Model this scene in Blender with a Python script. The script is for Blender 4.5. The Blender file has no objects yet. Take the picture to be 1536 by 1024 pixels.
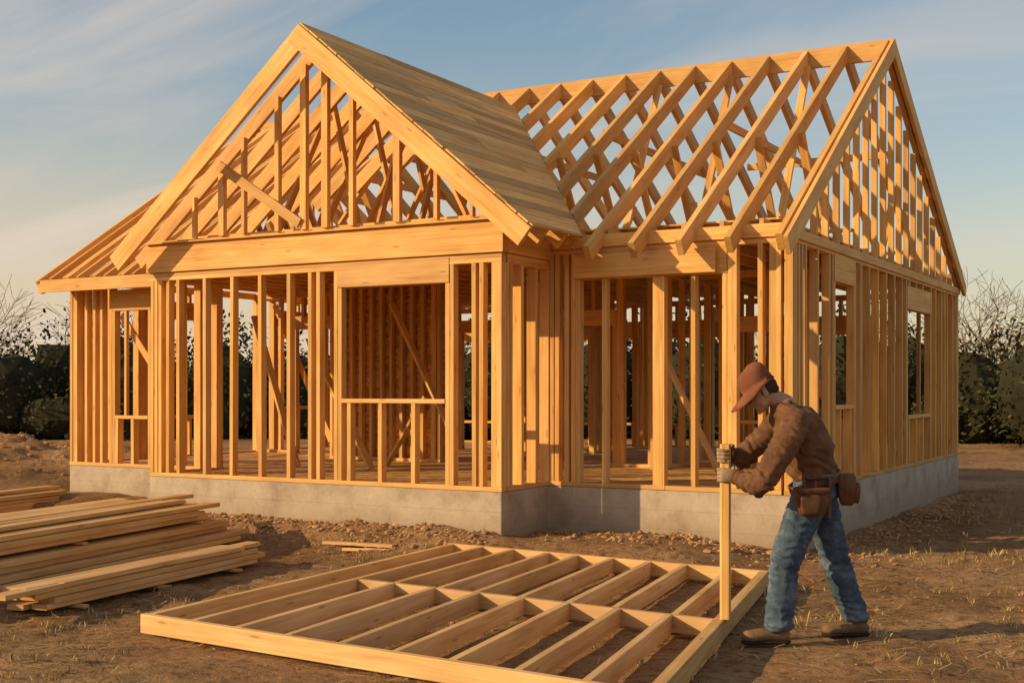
import bpy, bmesh, math, random
from mathutils import Vector, Matrix, noise
random.seed(7)
R=random.random
def U(a,b): return a+(b-a)*random.random()
scene=bpy.context.scene
COL=scene.collection
V=Vector

# ------------------------------------------------------------------ materials
def newmat(name):
    m=bpy.data.materials.new(name); m.use_nodes=True
    nt=m.node_tree; b=nt.nodes.get('Principled BSDF')
    return m,nt,b
def N(nt,t,**k):
    n=nt.nodes.new(t)
    for a,v in k.items():
        setattr(n,a,v)
    return n
def ramp(nt,stops):
    r=N(nt,'ShaderNodeValToRGB'); e=r.color_ramp.elements
    while len(e)<len(stops): e.new(0.5)
    for i,(p,c) in enumerate(stops):
        e[i].position=p; e[i].color=(*c,1)
    return r
def wood_mat(name,c_dark,c_mid,c_light,rough=0.7):
    m,nt,b=newmat(name); L=nt.links
    uv=N(nt,'ShaderNodeUVMap'); uv.uv_map='UVMap'
    mp=N(nt,'ShaderNodeMapping'); mp.inputs['Scale'].default_value=(1.3,34,1)
    L.new(uv.outputs[0],mp.inputs[0])
    n1=N(nt,'ShaderNodeTexNoise'); n1.noise_dimensions='2D'; n1.inputs['Scale'].default_value=1.0; n1.inputs['Detail'].default_value=4; n1.inputs['Roughness'].default_value=.6; n1.inputs['Distortion'].default_value=.6
    L.new(mp.outputs[0],n1.inputs['Vector'])
    mp2=N(nt,'ShaderNodeMapping'); mp2.inputs['Scale'].default_value=(.9,4,1); L.new(uv.outputs[0],mp2.inputs[0])
    n2=N(nt,'ShaderNodeTexNoise'); n2.noise_dimensions='2D'; n2.inputs['Scale'].default_value=1.6; n2.inputs['Detail'].default_value=2; L.new(mp2.outputs[0],n2.inputs['Vector'])
    r=ramp(nt,[(.25,c_dark),(.5,c_mid),(.75,c_light)])
    add=N(nt,'ShaderNodeMath',operation='MULTIPLY_ADD'); add.inputs[1].default_value=.55; L.new(n1.outputs[0],add.inputs[0])
    m2=N(nt,'ShaderNodeMath',operation='MULTIPLY'); m2.inputs[1].default_value=.45; L.new(n2.outputs[0],m2.inputs[0]); L.new(m2.outputs[0],add.inputs[2])
    L.new(add.outputs[0],r.inputs[0])
    mp3=N(nt,'ShaderNodeMapping'); mp3.inputs['Scale'].default_value=(1.0,5,1); L.new(uv.outputs[0],mp3.inputs[0])
    vo=N(nt,'ShaderNodeTexVoronoi'); vo.voronoi_dimensions='2D'; vo.inputs['Scale'].default_value=1.0; L.new(mp3.outputs[0],vo.inputs['Vector'])
    kr=ramp(nt,[(0.015,(.6,.6,.6)),(0.06,(0,0,0))]); L.new(vo.outputs['Distance'],kr.inputs[0])
    km=N(nt,'ShaderNodeMix',data_type='RGBA'); L.new(kr.outputs[0],km.inputs[0]); L.new(r.outputs[0],km.inputs[6]); km.inputs[7].default_value=(c_dark[0]*.5,c_dark[1]*.42,c_dark[2]*.4,1)
    at=N(nt,'ShaderNodeAttribute'); at.attribute_name='tint'
    hs=N(nt,'ShaderNodeMix',data_type='RGBA',blend_type='MULTIPLY'); hs.inputs[0].default_value=1
    L.new(km.outputs[2],hs.inputs[6]); L.new(at.outputs['Color'],hs.inputs[7])
    L.new(hs.outputs[2],b.inputs['Base Color'])
    b.inputs['Roughness'].default_value=rough
    b.inputs['Specular IOR Level'].default_value=.25
    bp=N(nt,'ShaderNodeBump'); bp.inputs['Strength'].default_value=.25; bp.inputs['Distance'].default_value=.004
    L.new(n1.outputs[0],bp.inputs['Height']); L.new(bp.outputs[0],b.inputs['Normal'])
    return m
M_WOOD=wood_mat('pine_lumber',(.55,.255,.070),(.78,.42,.125),(.90,.56,.21))
M_WOOD2=wood_mat('pine_lumber_pile',(.48,.25,.09),(.72,.415,.16),(.86,.57,.26))
M_PLANK=wood_mat('pine_sheathing_boards',(.62,.28,.07),(.88,.48,.14),(.94,.64,.25))
def osb_mat(name,a,b_,c):
    m,nt,b=newmat(name); L=nt.links
    uv=N(nt,'ShaderNodeUVMap'); uv.uv_map='UVMap'
    n1=N(nt,'ShaderNodeTexVoronoi'); n1.voronoi_dimensions='2D'; n1.inputs['Scale'].default_value=14; n1.feature='F1'
    mp=N(nt,'ShaderNodeMapping'); mp.inputs['Scale'].default_value=(1,2.2,1); L.new(uv.outputs[0],mp.inputs[0]); L.new(mp.outputs[0],n1.inputs['Vector'])
    n2=N(nt,'ShaderNodeTexNoise'); n2.noise_dimensions='2D'; n2.inputs['Scale'].default_value=2.2; n2.inputs['Detail'].default_value=6; L.new(uv.outputs[0],n2.inputs['Vector'])
    mix=N(nt,'ShaderNodeMix',data_type='RGBA'); mix.inputs[0].default_value=.6
    L.new(n1.outputs['Color'],mix.inputs[6]); L.new(n2.outputs['Color'],mix.inputs[7])
    bw=N(nt,'ShaderNodeRGBToBW'); L.new(mix.outputs[2],bw.inputs[0])
    r=ramp(nt,[(.34,a),(.5,b_),(.66,c)]); L.new(bw.outputs[0],r.inputs[0])
    at=N(nt,'ShaderNodeAttribute'); at.attribute_name='tint'
    hs=N(nt,'ShaderNodeMix',data_type='RGBA',blend_type='MULTIPLY'); hs.inputs[0].default_value=1
    L.new(r.outputs[0],hs.inputs[6]); L.new(at.outputs['Color'],hs.inputs[7])
    L.new(hs.outputs[2],b.inputs['Base Color']); b.inputs['Roughness'].default_value=.8
    return m
M_OSB=osb_mat('osb_sheathing',(.44,.20,.05),(.70,.37,.11),(.86,.52,.18))
def noise_mat(name,stops,scale=5,detail=5,rough=.9,bump=.3,dist=.02,bscale=None,spec=.2,stretch=(1,1,1)):
    m,nt,b=newmat(name); L=nt.links
    tc=N(nt,'ShaderNodeTexCoord'); mp=N(nt,'ShaderNodeMapping'); mp.inputs['Scale'].default_value=stretch
    L.new(tc.outputs['Object'],mp.inputs[0])
    n=N(nt,'ShaderNodeTexNoise'); n.inputs['Scale'].default_value=scale; n.inputs['Detail'].default_value=detail; n.inputs['Roughness'].default_value=.65
    L.new(mp.outputs[0],n.inputs['Vector'])
    r=ramp(nt,stops); L.new(n.outputs[0],r.inputs[0]); L.new(r.outputs[0],b.inputs['Base Color'])
    b.inputs['Roughness'].default_value=rough; b.inputs['Specular IOR Level'].default_value=spec
    if bump:
        n2=N(nt,'ShaderNodeTexNoise'); n2.inputs['Scale'].default_value=bscale or scale*4; n2.inputs['Detail'].default_value=3; L.new(mp.outputs[0],n2.inputs['Vector'])
        bp=N(nt,'ShaderNodeBump'); bp.inputs['Strength'].default_value=bump; bp.inputs['Distance'].default_value=dist
        L.new(n2.outputs[0],bp.inputs['Height']); L.new(bp.outputs[0],b.inputs['Normal'])
    return m
def dirt_mat():
    m,nt,b=newmat('dirt'); L=nt.links
    tc=N(nt,'ShaderNodeTexCoord')
    big=N(nt,'ShaderNodeTexNoise'); big.inputs['Scale'].default_value=.45; big.inputs['Detail'].default_value=6; big.inputs['Roughness'].default_value=.65
    L.new(tc.outputs['Object'],big.inputs['Vector'])
    fine=N(nt,'ShaderNodeTexNoise'); fine.inputs['Scale'].default_value=11; fine.inputs['Detail'].default_value=6; fine.inputs['Roughness'].default_value=.78
    L.new(tc.outputs['Object'],fine.inputs['Vector'])
    r1=ramp(nt,[(.32,(.23,.115,.050)),(.5,(.42,.235,.108)),(.68,(.58,.36,.18))]); L.new(big.outputs[0],r1.inputs[0])
    r2=ramp(nt,[(.34,(.30,.27,.24)),(.5,(.88,.88,.88)),(.66,(1.0,1.0,1.0))]); L.new(fine.outputs[0],r2.inputs[0])
    mx=N(nt,'ShaderNodeMix',data_type='RGBA',blend_type='MULTIPLY'); mx.inputs[0].default_value=.95
    L.new(r1.outputs[0],mx.inputs[6]); L.new(r2.outputs[0],mx.inputs[7])
    g=N(nt,'ShaderNodeTexNoise'); g.inputs['Scale'].default_value=.16; g.inputs['Detail'].default_value=4; L.new(tc.outputs['Object'],g.inputs['Vector'])
    gr=ramp(nt,[(.57,(0,0,0)),(.70,(.4,.4,.4))]); L.new(g.outputs[0],gr.inputs[0])
    mg=N(nt,'ShaderNodeMix',data_type='RGBA'); L.new(gr.outputs[0],mg.inputs[0]); L.new(mx.outputs[2],mg.inputs[6]); mg.inputs[7].default_value=(.17,.13,.05,1)
    L.new(mg.outputs[2],b.inputs['Base Color']); b.inputs['Roughness'].default_value=.97; b.inputs['Specular IOR Level'].default_value=.1
    bp=N(nt,'ShaderNodeBump'); bp.inputs['Strength'].default_value=.9; bp.inputs['Distance'].default_value=.07
    L.new(fine.outputs[0],bp.inputs['Height']); L.new(bp.outputs[0],b.inputs['Normal'])
    return m
M_DIRT=dirt_mat()
def concrete_mat():
    m,nt,b=newmat('concrete'); L=nt.links
    tc=N(nt,'ShaderNodeTexCoord')
    n=N(nt,'ShaderNodeTexNoise'); n.inputs['Scale'].default_value=2.5; n.inputs['Detail'].default_value=7; n.inputs['Roughness'].default_value=.7; L.new(tc.outputs['Object'],n.inputs['Vector'])
    r=ramp(nt,[(.3,(.28,.205,.14)),(.5,(.44,.345,.25)),(.72,(.54,.44,.335))]); L.new(n.outputs[0],r.inputs[0])
    sx=N(nt,'ShaderNodeSeparateXYZ'); L.new(tc.outputs['Object'],sx.inputs[0])
    mm=N(nt,'ShaderNodeMath',operation='MULTIPLY'); mm.inputs[1].default_value=1/.19; L.new(sx.outputs[2],mm.inputs[0])
    fr=N(nt,'ShaderNodeMath',operation='FRACT'); L.new(mm.outputs[0],fr.inputs[0])
    lr=ramp(nt,[(.0,(.62,.62,.62)),(.045,(1,1,1))]); L.new(fr.outputs[0],lr.inputs[0])
    mx=N(nt,'ShaderNodeMix',data_type='RGBA',blend_type='MULTIPLY'); mx.inputs[0].default_value=.6; L.new(r.outputs[0],mx.inputs[6]); L.new(lr.outputs[0],mx.inputs[7])
    zr=N(nt,'ShaderNodeMapRange'); zr.inputs[1].default_value=.05; zr.inputs[2].default_value=.40; zr.inputs[3].default_value=1.1; zr.inputs[4].default_value=0; L.new(sx.outputs[2],zr.inputs[0])
    nm=N(nt,'ShaderNodeMath',operation='MULTIPLY'); L.new(zr.outputs[0],nm.inputs[0]); L.new(n.outputs[0],nm.inputs[1])
    ms=N(nt,'ShaderNodeMix',data_type='RGBA'); L.new(nm.outputs[0],ms.inputs[0]); L.new(mx.outputs[2],ms.inputs[6]); ms.inputs[7].default_value=(.24,.14,.07,1)
    L.new(ms.outputs[2],b.inputs['Base Color']); b.inputs['Roughness'].default_value=.9
    n2=N(nt,'ShaderNodeTexNoise'); n2.inputs['Scale'].default_value=25; n2.inputs['Detail'].default_value=4; L.new(tc.outputs['Object'],n2.inputs['Vector'])
    ad=N(nt,'ShaderNodeMath',operation='MULTIPLY_ADD'); L.new(lr.outputs[0],ad.inputs[0]); ad.inputs[1].default_value=.8; L.new(n2.outputs[0],ad.inputs[2])
    bp=N(nt,'ShaderNodeBump'); bp.inputs['Strength'].default_value=.4; bp.inputs['Distance'].default_value=.01; L.new(ad.outputs[0],bp.inputs['Height']); L.new(bp.outputs[0],b.inputs['Normal'])
    return m
M_CONC=concrete_mat()
M_JACKET=noise_mat('jacket_canvas',[(.3,(.085,.038,.018)),(.5,(.145,.068,.032)),(.75,(.23,.115,.055))],scale=9,bump=.5,dist=.008,bscale=60,rough=.85)
M_JEANS=noise_mat('denim',[(.3,(.030,.045,.065)),(.5,(.062,.090,.128)),(.72,(.17,.21,.26))],scale=6,bump=.5,dist=.006,bscale=70,rough=.9)
M_SKIN=noise_mat('skin',[(.3,(.36,.18,.10)),(.7,(.50,.28,.17))],scale=12,bump=.1,dist=.004,rough=.55,spec=.4)
M_HAT=noise_mat('cap_cloth',[(.3,(.16,.052,.028)),(.7,(.26,.095,.048))],scale=10,bump=.3,dist=.004,rough=.85)
M_LEATHER=noise_mat('belt_leather',[(.3,(.08,.032,.014)),(.7,(.17,.075,.033))],scale=14,bump=.4,dist=.005,rough=.6,spec=.3)
M_GLOVE=noise_mat('work_glove',[(.3,(.20,.13,.075)),(.7,(.38,.27,.17))],scale=16,bump=.4,dist=.004,rough=.85)
M_BOOT=noise_mat('boot_leather',[(.3,(.13,.075,.035)),(.7,(.28,.165,.08))],scale=12,bump=.4,dist=.005,rough=.7)
M_DARK=noise_mat('dark_rubber',[(.3,(.02,.015,.012)),(.7,(.04,.03,.025))],scale=10)
M_STEEL=noise_mat('tool_steel',[(.3,(.08,.08,.08)),(.7,(.14,.14,.14))],scale=10,rough=.5)
M_HAIR=noise_mat('hair',[(.3,(.04,.022,.012)),(.7,(.08,.045,.025))],scale=60)
M_BARK=noise_mat('bark',[(.3,(.09,.062,.036)),(.7,(.17,.12,.072))],scale=6,bump=0)
def leaf_mat(name,a,b_,c):
    m,nt,b=newmat(name); L=nt.links
    g=N(nt,'ShaderNodeNewGeometry'); r=ramp(nt,[(0,a),(.55,b_),(1,c)]); L.new(g.outputs['Random Per Island'],r.inputs[0])
    L.new(r.outputs[0],b.inputs['Base Color']); b.inputs['Roughness'].default_value=.8; b.inputs['Specular IOR Level'].default_value=.15
    return m
M_LEAF=leaf_mat('hedge_leaves',(.024,.026,.009),(.050,.049,.017),(.12,.09,.034))
M_GRASS=leaf_mat('dry_grass_blades',(.16,.115,.04),(.36,.25,.105),(.60,.44,.20))
M_CLOD=noise_mat('dirt_clods',[(.3,(.24,.125,.055)),(.5,(.38,.215,.10)),(.7,(.52,.32,.16))],scale=3,bump=0)

# ------------------------------------------------------------------ mesh builder
class Builder:
    def __init__(s): s.v=[];s.f=[];s.uv=[];s.t=[]
    def beam(s,p0,p1,w,h,up=(0,0,1),c=.003,tint=None,jit=.0015):
        p0=V(p0);p1=V(p1); a=(p1-p0); Ln=a.length
        if Ln<.01: return
        a/=Ln; up=V(up); up=(up-a*up.dot(a)).normalized(); sd=a.cross(up)
        w=w-R()*jit*1.5; h=h-R()*jit*1.5
        off=sd*U(-jit,jit)+up*U(-jit,jit)*.6; p0=p0+off;p1=p1+off
        x=w/2;y=h/2
        sec=[(-x+c,-y),(x-c,-y),(x,-y+c),(x,y-c),(x-c,y),(-x+c,y),(-x,y-c),(-x,-y+c)]
        b=len(s.v)
        for P in (p0,p1):
            for (i,j) in sec: s.v.append(P+sd*i+up*j)
        if tint is None: 
            k=U(.74,1.02); wv=U(-.07,.06); tint=(k*(1+wv*.4),k,k*(1-wv*2))
        u0=U(0,50); v0=U(0,50); per=0
        for i in range(8):
            j=(i+1)%8
            s.f.append((b+i,b+j,b+8+j,b+8+i))
            wl=((sec[j][0]-sec[i][0])**2+(sec[j][1]-sec[i][1])**2)**.5
            s.uv.append([(u0,v0+per),(u0,v0+per+wl),(u0+Ln,v0+per+wl),(u0+Ln,v0+per)]); per+=wl
            s.t.append(tint)
        for base,rev in ((b,True),(b+8,False)):
            idx=list(range(8)); 
            if rev: idx=idx[::-1]
            s.f.append(tuple(base+i for i in idx)); s.uv.append([(u0+sec[i][0]*1.5,v0+sec[i][1]*2) for i in idx]); 
            s.t.append(tuple(q*.82 for q in tint))
    def sheet(s,pts,th,tint=None):
        pts=[V(p) for p in pts]; n=(pts[1]-pts[0]).cross(pts[2]-pts[0]).normalized()
        ax=(pts[1]-pts[0]).normalized(); ay=n.cross(ax); b=len(s.v); k=len(pts)
        u0=U(0,50);v0=U(0,50)
        if tint is None: q=U(.82,1.02); tint=(q,q,q)
        for p in pts: s.v.append(p)
        for p in pts: s.v.append(p-n*th)
        uvs=[((p-pts[0]).dot(ax)+u0,(p-pts[0]).dot(ay)+v0) for p in pts]
        s.f.append(tuple(range(b,b+k))); s.uv.append(uvs); s.t.append(tint)
        s.f.append(tuple(range(b+2*k-1,b+k-1,-1))); s.uv.append(uvs[::-1]); s.t.append(tint)
        for i in range(k):
            j=(i+1)%k
            s.f.append((b+i,b+k+i,b+k+j,b+j)); s.uv.append([uvs[i],(uvs[i][0],uvs[i][1]+th),(uvs[j][0],uvs[j][1]+th),uvs[j]]); s.t.append(tint)
    def build(s,name,mat,parent=None):
        me=bpy.data.meshes.new(name); me.from_pydata([tuple(p) for p in s.v],[],s.f)
        me.uv_layers.new(name='UVMap'); me.color_attributes.new('tint','FLOAT_COLOR','CORNER')
        fu=[];ft=[]
        for fi,f in enumerate(s.f):
            for j in range(len(f)):
                fu.extend(s.uv[fi][j]); ft.extend((*s.t[fi],1.0))
        me.uv_layers['UVMap'].data.foreach_set('uv',fu)
        me.color_attributes['tint'].data.foreach_set('color',ft)
        me.materials.append(mat); o=bpy.data.objects.new(name,me); COL.objects.link(o)
        if parent: o.parent=parent
        return o
def empty(name,loc=(0,0,0),rz=0):
    e=bpy.data.objects.new(name,None); e.location=loc; e.rotation_euler=(0,0,rz); e.empty_display_size=.3; COL.objects.link(e); return e
def mesh_obj(name,verts,faces,mat,parent=None,smooth=False):
    me=bpy.data.meshes.new(name); me.from_pydata([tuple(v) for v in verts],[],faces); me.materials.append(mat)
    if smooth: me.polygons.foreach_set('use_smooth',[True]*len(me.polygons))
    o=bpy.data.objects.new(name,me); COL.objects.link(o)
    if parent: o.parent=parent
    return o

# ------------------------------------------------------------------ terrain
def sst(a,b,x):
    t=max(0,min(1,(x-a)/(b-a))); return t*t*(3-2*t)
def hgt(x,y,fine=True):
    z=0
    inx=sst(-3.2,-4.6,x)
    z+=.14*sst(9.9,10.7,y)*sst(24,20,y)*inx
    z+=.10*sst(-10.5,-13,x)*sst(8,11,y)
    for (cx,cy,r,h) in ((-16.8,13.4,1.5,.22),(-18.6,15.2,2.2,.36),(-15.3,15.2,1.6,.22),(-20.5,13.2,2.4,.30)):
        q=((x-cx)**2+(y-cy)**2)/(r*r)
        if q<6: z+=h*math.exp(-q)*(1+.5*noise.noise(V((x*1.7,y*1.7,3))))
    z+=.10*math.exp(-((y-10.55)/.28)**2)*sst(-11.6,-10.6,x)*sst(-5.8,-6.6,x)*(0.5+abs(noise.noise(V((x*1.9,y*2,7)))))
    far=max(0,math.hypot(x+6,y-10)-25)
    z+=noise.noise(V((x*.05,y*.05,0)))*min(1.0,far*.02)
    flat=1-.85*(sst(-6.9,-6.3,x)*sst(-1.9,-2.4,x)*sst(5.2,5.8,y)*sst(10.6,10.1,y))
    if fine and far<40:
        z+=flat*(.035*noise.noise(V((x*1.1,y*1.1,1)))+.034*noise.noise(V((x*3.1,y*3.1,2)))+.024*noise.noise(V((x*7,y*7,4)))+.013*noise.noise(V((x*15,y*15,5))))
        z-=.02*(1-flat)
    return z
def axis(a,b,st,lim):
    xs=[a+i*st for i in range(int((b-a)/st)+1)]
    s=st;x=xs[-1]
    while x<lim: s*=1.22; x+=s; xs.append(x)
    s=st;x=xs[0];pre=[]
    while x>-lim: s*=1.22; x-=s; pre.append(x)
    return pre[::-1]+xs
XS=axis(-19,1.5,.075,900); YS=axis(3.5,16,.075,900)
gv=[];gf=[]
for y in YS:
    for x in XS: gv.append((x,y,hgt(x,y)))
nx=len(XS)
for j in range(len(YS)-1):
    for i in range(nx-1):
        a=j*nx+i; gf.append((a,a+1,a+nx+1,a+nx))
ground=mesh_obj('ground',gv,gf,M_DIRT,smooth=True)

def ico(sub=1):
    bm=bmesh.new(); bmesh.ops.create_icosphere(bm,subdivisions=sub,radius=1); vs=[v.co.copy() for v in bm.verts]; fs=[tuple(v.index for v in f.verts) for f in bm.faces]; bm.free(); return vs,fs
I1=ico(1); I2=ico(2)
cv=[];cf=[]
def clod(x,y,r):
    z=hgt(x,y); b=len(cv); sx,sy,sz=U(.7,1.4),U(.7,1.3),U(.4,.75); sd=U(0,99)
    for v in I1[0]:
        q=1+.45*noise.noise(v*1.3+V((sd,0,0)))
        cv.append((x+v.x*r*sx*q,y+v.y*r*sy*q,z+r*.15+v.z*r*sz*q))
    for f in I1[1]: cf.append(tuple(b+i for i in f))
for i in range(1900):
    x=U(-13,1.5); y=U(4.5,13)
    if y>11.6 and x<-3.4: continue
    if x<-6.2+.2 and x>-11 and y>10.6: continue
    clod(x,y,U(.004,.014)*(1 if R()<.95 else 1.8))
for i in range(1500):
    x=U(-11,-3.4)
    yb=10.7 if x<-6.15 else 11.7
    y=yb-abs(random.gauss(0,.35))-.02
    clod(x,y,U(.008,.028)*(1 if R()<.9 else 1.7))
for i in range(700):
    y=U(11.5,20); clod(-3.5+abs(random.gauss(0,.4)),y,U(.01,.035))
for i in range(500):
    a=U(0,6.28); cx,cy=random.choice([(-16.8,13.4),(-18.6,15.2),(-15.3,15.2),(-20.5,13.2)]); r=U(0,2); clod(cx+r*math.cos(a),cy+r*math.sin(a),U(.015,.05))
mesh_obj('dirt_clods',cv,cf,M_CLOD)
gv=[];gf=[]
def tuft(x,y,n,hh):
    z=hgt(x,y)
    for k in range(n):
        a=U(0,6.28); r=U(0,.05); bx=x+r*math.cos(a); by=y+r*math.sin(a); h=U(.4,1)*hh; l=U(.1,.8)*h; w=.003+.002*R(); a2=U(0,6.28)
        b=len(gv); px,py=-math.sin(a2)*w,math.cos(a2)*w
        gv.extend([(bx-px,by-py,z-.01),(bx+px,by+py,z-.01),(bx+l*math.cos(a2)*.5+px*.6,by+l*math.sin(a2)*.5+py*.6,z+h*.7),(bx+l*math.cos(a2),by+l*math.sin(a2),z+h)])
        gf.append((b,b+1,b+2)); gf.append((b,b+2,b+3))
def straw(x,y):
    z=hgt(x,y)+.010; a=U(0,6.28); l=U(.04,.17); w=.0034; dx,dy=math.cos(a)*l/2,math.sin(a)*l/2; px,py=-math.sin(a)*w,math.cos(a)*w
    b=len(gv); zz=U(0,.02); gv.extend([(x-dx-px,y-dy-py,z),(x+dx-px,y+dy-py,z+zz),(x+dx+px,y+dy+py,z+zz),(x-dx+px,y-dy+py,z)]); gf.append((b,b+1,b+2,b+3))
for i in range(12000):
    x=U(-12,3.5); y=U(4.4,12)
    if x<-3.4 and y>10.6: continue
    if noise.noise(V((x*.7,y*.7,19)))<.0-.15*(x>-3): continue
    straw(x,y)
for i in range(2200):
    x=U(-12,2.5); y=U(4.4,13)
    if x<-3.4 and y>10.4: continue
    if noise.noise(V((x*.5,y*.5,9)))<.02: continue
    tuft(x,y,6,.05)
for i in range(1900):
    x=U(-3.2,8); y=U(8,30)
    if noise.noise(V((x*.3,y*.3,9)))<-.1: continue
    tuft(x,y,6,.09)
mesh_obj('dry_grass',gv,gf,M_GRASS)

# ------------------------------------------------------------------ house
house=empty('wood_frame_house',(0,0,0))
ZF=.58; XL=-13.40; XR=-3.59; YM=11.75; YB=20.2; WXL=-10.92; WXR=-6.20; WY=10.75; ZT=3.08; ZW=2.93
YR=15.6; ZR=5.82; MF=.66; MB=.554; WXC=-8.45; ZWR=5.40; WM=.83
OL=.12
def prism(name,poly,z0,z1,mat,parent):
    k=len(poly); vs=[(x,y,z0) for x,y in poly]+[(x,y,z1) for x,y in poly]
    fs=[tuple(range(k))[::-1],tuple(range(k,2*k))]+[(i,(i+1)%k,k+(i+1)%k,k+i) for i in range(k)]
    return mesh_obj(name,vs,fs,mat,parent)
foundation=prism('foundation',[(XL,YM),(WXL,YM),(WXL,WY),(WXR,WY),(WXR,YM),(XR,YM),(XR,YB),(XL,YB)],-.4,ZF,M_CONC,house)
bv=foundation.modifiers.new('bevel','BEVEL'); bv.width=.012; bv.segments=2
O=Builder()
def deck(x0,x1,y0,y1,z):
    x=x0
    while x<x1-.01:
        xe=min(x+2.44,x1); y=y0
        while y<y1-.01:
            ye=min(y+1.22,y1); O.sheet([(x+.002,y+.002,z),(xe-.002,y+.002,z),(xe-.002,ye-.002,z),(x+.002,ye-.002,z)],.018); y=ye
        x=xe
deck(XL+.13,XR-.13,YM+.13,YB-.13,ZF+.024)
deck(WXL+.13,WXR-.13,WY+.13,YM+.128,ZF+.023)
deck(XL+.2,XR-.2,YM+.2,YB-.2,ZT+.175)
deck(WXL+.2,WXR-.2,WY+.2,YM+.198,ZT+.174)

W=Builder()
SW=.052; SD=.115; PT=.045
def wall(B,P0,P1,z0,z1,inward,openings=(),spacing=.4,extra=(),first=0,tp=2,brace=(),sd=SD,corner=True):
    P0=V((*P0,0));P1=V((*P1,0)); L=(P1-P0).length; a=(P1-P0)/L; n=V((*inward,0)); c=P0+n*sd/2
    def pt(s,z): 
        p=c+a*s; return (p.x,p.y,z)
    doors=[o for o in openings if o[2] is None]
    s=0
    segs=[]
    for o in sorted(doors,key=lambda o:o[0]): segs.append((s,o[0])); s=o[1]
    segs.append((s,L))
    for q in segs: B.beam(pt(q[0],z0+PT/2),pt(q[1],z0+PT/2),sd,PT)
    for k in range(tp): B.beam(pt(0,z1-PT*(k+.5)),pt(L,z1-PT*(k+.5)),sd,PT)
    zb=z0+PT; zt=z1-PT*tp
    def stud(s,a0,a1,w=SW,j=.006): 
        if a1-a0>.03: B.beam(pt(s+U(-j,j),a0),pt(s+U(-j,j),a1),w,sd-.002-U(0,.006),up=n)
    pos=[]
    s=SW/2+first
    while s<L-SW: pos.append(s); s+=spacing
    pos.append(L-SW/2); pos+=list(extra)
    if corner:
        pos+= [SW*1.6+.01,L-SW*1.6-.01]
    for s in pos:
        inside=None
        for o in openings:
            if o[0]-SW*2.1<s<o[1]+SW*2.1: inside=o
        if inside is None: stud(s,zb,zt)
        else:
            o=inside
            if o[0]+SW/2<s<o[1]-SW/2:
                if o[2] is not None: stud(s,zb,o[2]-PT)
                if o[3]+o[4]<zt-.05: stud(s,o[3]+o[4],zt)
    for o in openings:
        s0,s1,zs,zh,hh=o
        for q,sg in ((s0,-1),(s1,1)):
            stud(q+sg*SW*1.55,zb,zt,j=0); stud(q+sg*SW*.52,zb,zh,j=0)
        B.beam(pt(s0-SW*1.0,zh+hh/2),pt(s1+SW*1.0,zh+hh/2),sd+.012,hh)
        if zs is not None: B.beam(pt(s0,zs-PT/2),pt(s1,zs-PT/2),sd+.006,PT)
    for (s0,za,s1,zc) in brace:
        q=n*(sd/2+.012)
        B.beam(V(pt(s0,za))+q,V(pt(s1,zc))+q,.10,.022,up=n)
zf=ZF+.003
wing_open=[(-8.15-WXL,-6.86-WXL,1.49,2.66,.25)]
wall(W,(WXL,WY),(WXR,WY),zf,ZW,(0,1),wing_open,spacing=.405,extra=(.16,.27,2.35,4.40),sd=.095)
W.beam((WXR-.06,WY+.055,zf+PT),(WXR-.06,WY+.055,ZW-.09),.118,.106,up=(0,1,0))
BT=.12
W.beam((WXL-.03,WY+BT/2-.03,(ZW+3.25)/2+.002),(WXR+.03,WY+BT/2-.03,(ZW+3.25)/2+.002),BT,.315,tint=(.93,.93,.93))
W.beam((WXR-BT/2+.03,WY+BT-.028,(ZW+3.25)/2),(WXR-BT/2+.03,YM+.35,(ZW+3.25)/2),BT,.31)
W.beam((WXL+BT/2-.03,WY+BT-.028,(ZW+3.25)/2),(WXL+BT/2-.03,YM+.35,(ZW+3.25)/2),BT,.31)
wall(W,(WXR,WY+SD),(WXR,YM+SD),zf,ZW,(-1,0),spacing=.30)
wall(W,(WXL,WY+SD),(WXL,YM+SD),zf,ZW,(1,0),spacing=.30)
wall(W,(WXR,YM),(XR-SD,YM),zf,ZT,(0,1),[( .36,1.17,None,2.72,.27),(1.30,1.90,None,2.72,.27)],spacing=.4,extra=(.2,1.68,1.24,2.29),corner=True,sd=.10)
for xx in (-5.57,-4.60): W.beam((xx,YM+.055,zf+PT),(xx,YM+.055,2.72),SW,SD-.02,up=(0,1,0))
W.beam((WXR+.36,YM+.055,zf+PT/2),(WXR+1.9,YM+.055,zf+PT/2),.10,PT)
wall(W,(XL,YM),(WXL,YM),zf,ZT-.09,(0,1),[(.84,1.42,1.25,2.60,.27)],spacing=.28,extra=(.12,.45),sd=.10)
W.beam((XL+1.02,YM+.03,1.25),(XL+1.02,YM+.03,2.6),.045,.05,up=(0,1,0))
W.beam((XL+.86,YM+.10,2.55),(XL+1.40,YM+.10,1.9),.09,.03,up=(0,1,0))
wall(W,(XR,YM),(XR,YB),zf,ZT,(-1,0),[(1.50,2.25,1.42,2.72,.30),(4.95,6.35,1.25,2.62,.30)],spacing=.42,extra=(.13,.22,.33,2.6,7.4),sd=.09)
wall(W,(XL,YM+SD),(XL,YB),zf,ZT,(1,0),[(1.2,2.4,1.2,2.6,.25),(4,5.2,1.3,2.6,.25)],spacing=.5)
wall(W,(XL,YB),(XR,YB),zf,ZT,(0,-1),[(.8,2.4,1.0,2.45,.30),(3.2,4.5,1.0,2.45,.30),(5.1,6.4,1.0,2.45,.30),(7.0,8.5,1.0,2.45,.30)],spacing=.40,sd=.09)
I=Builder()
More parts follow.
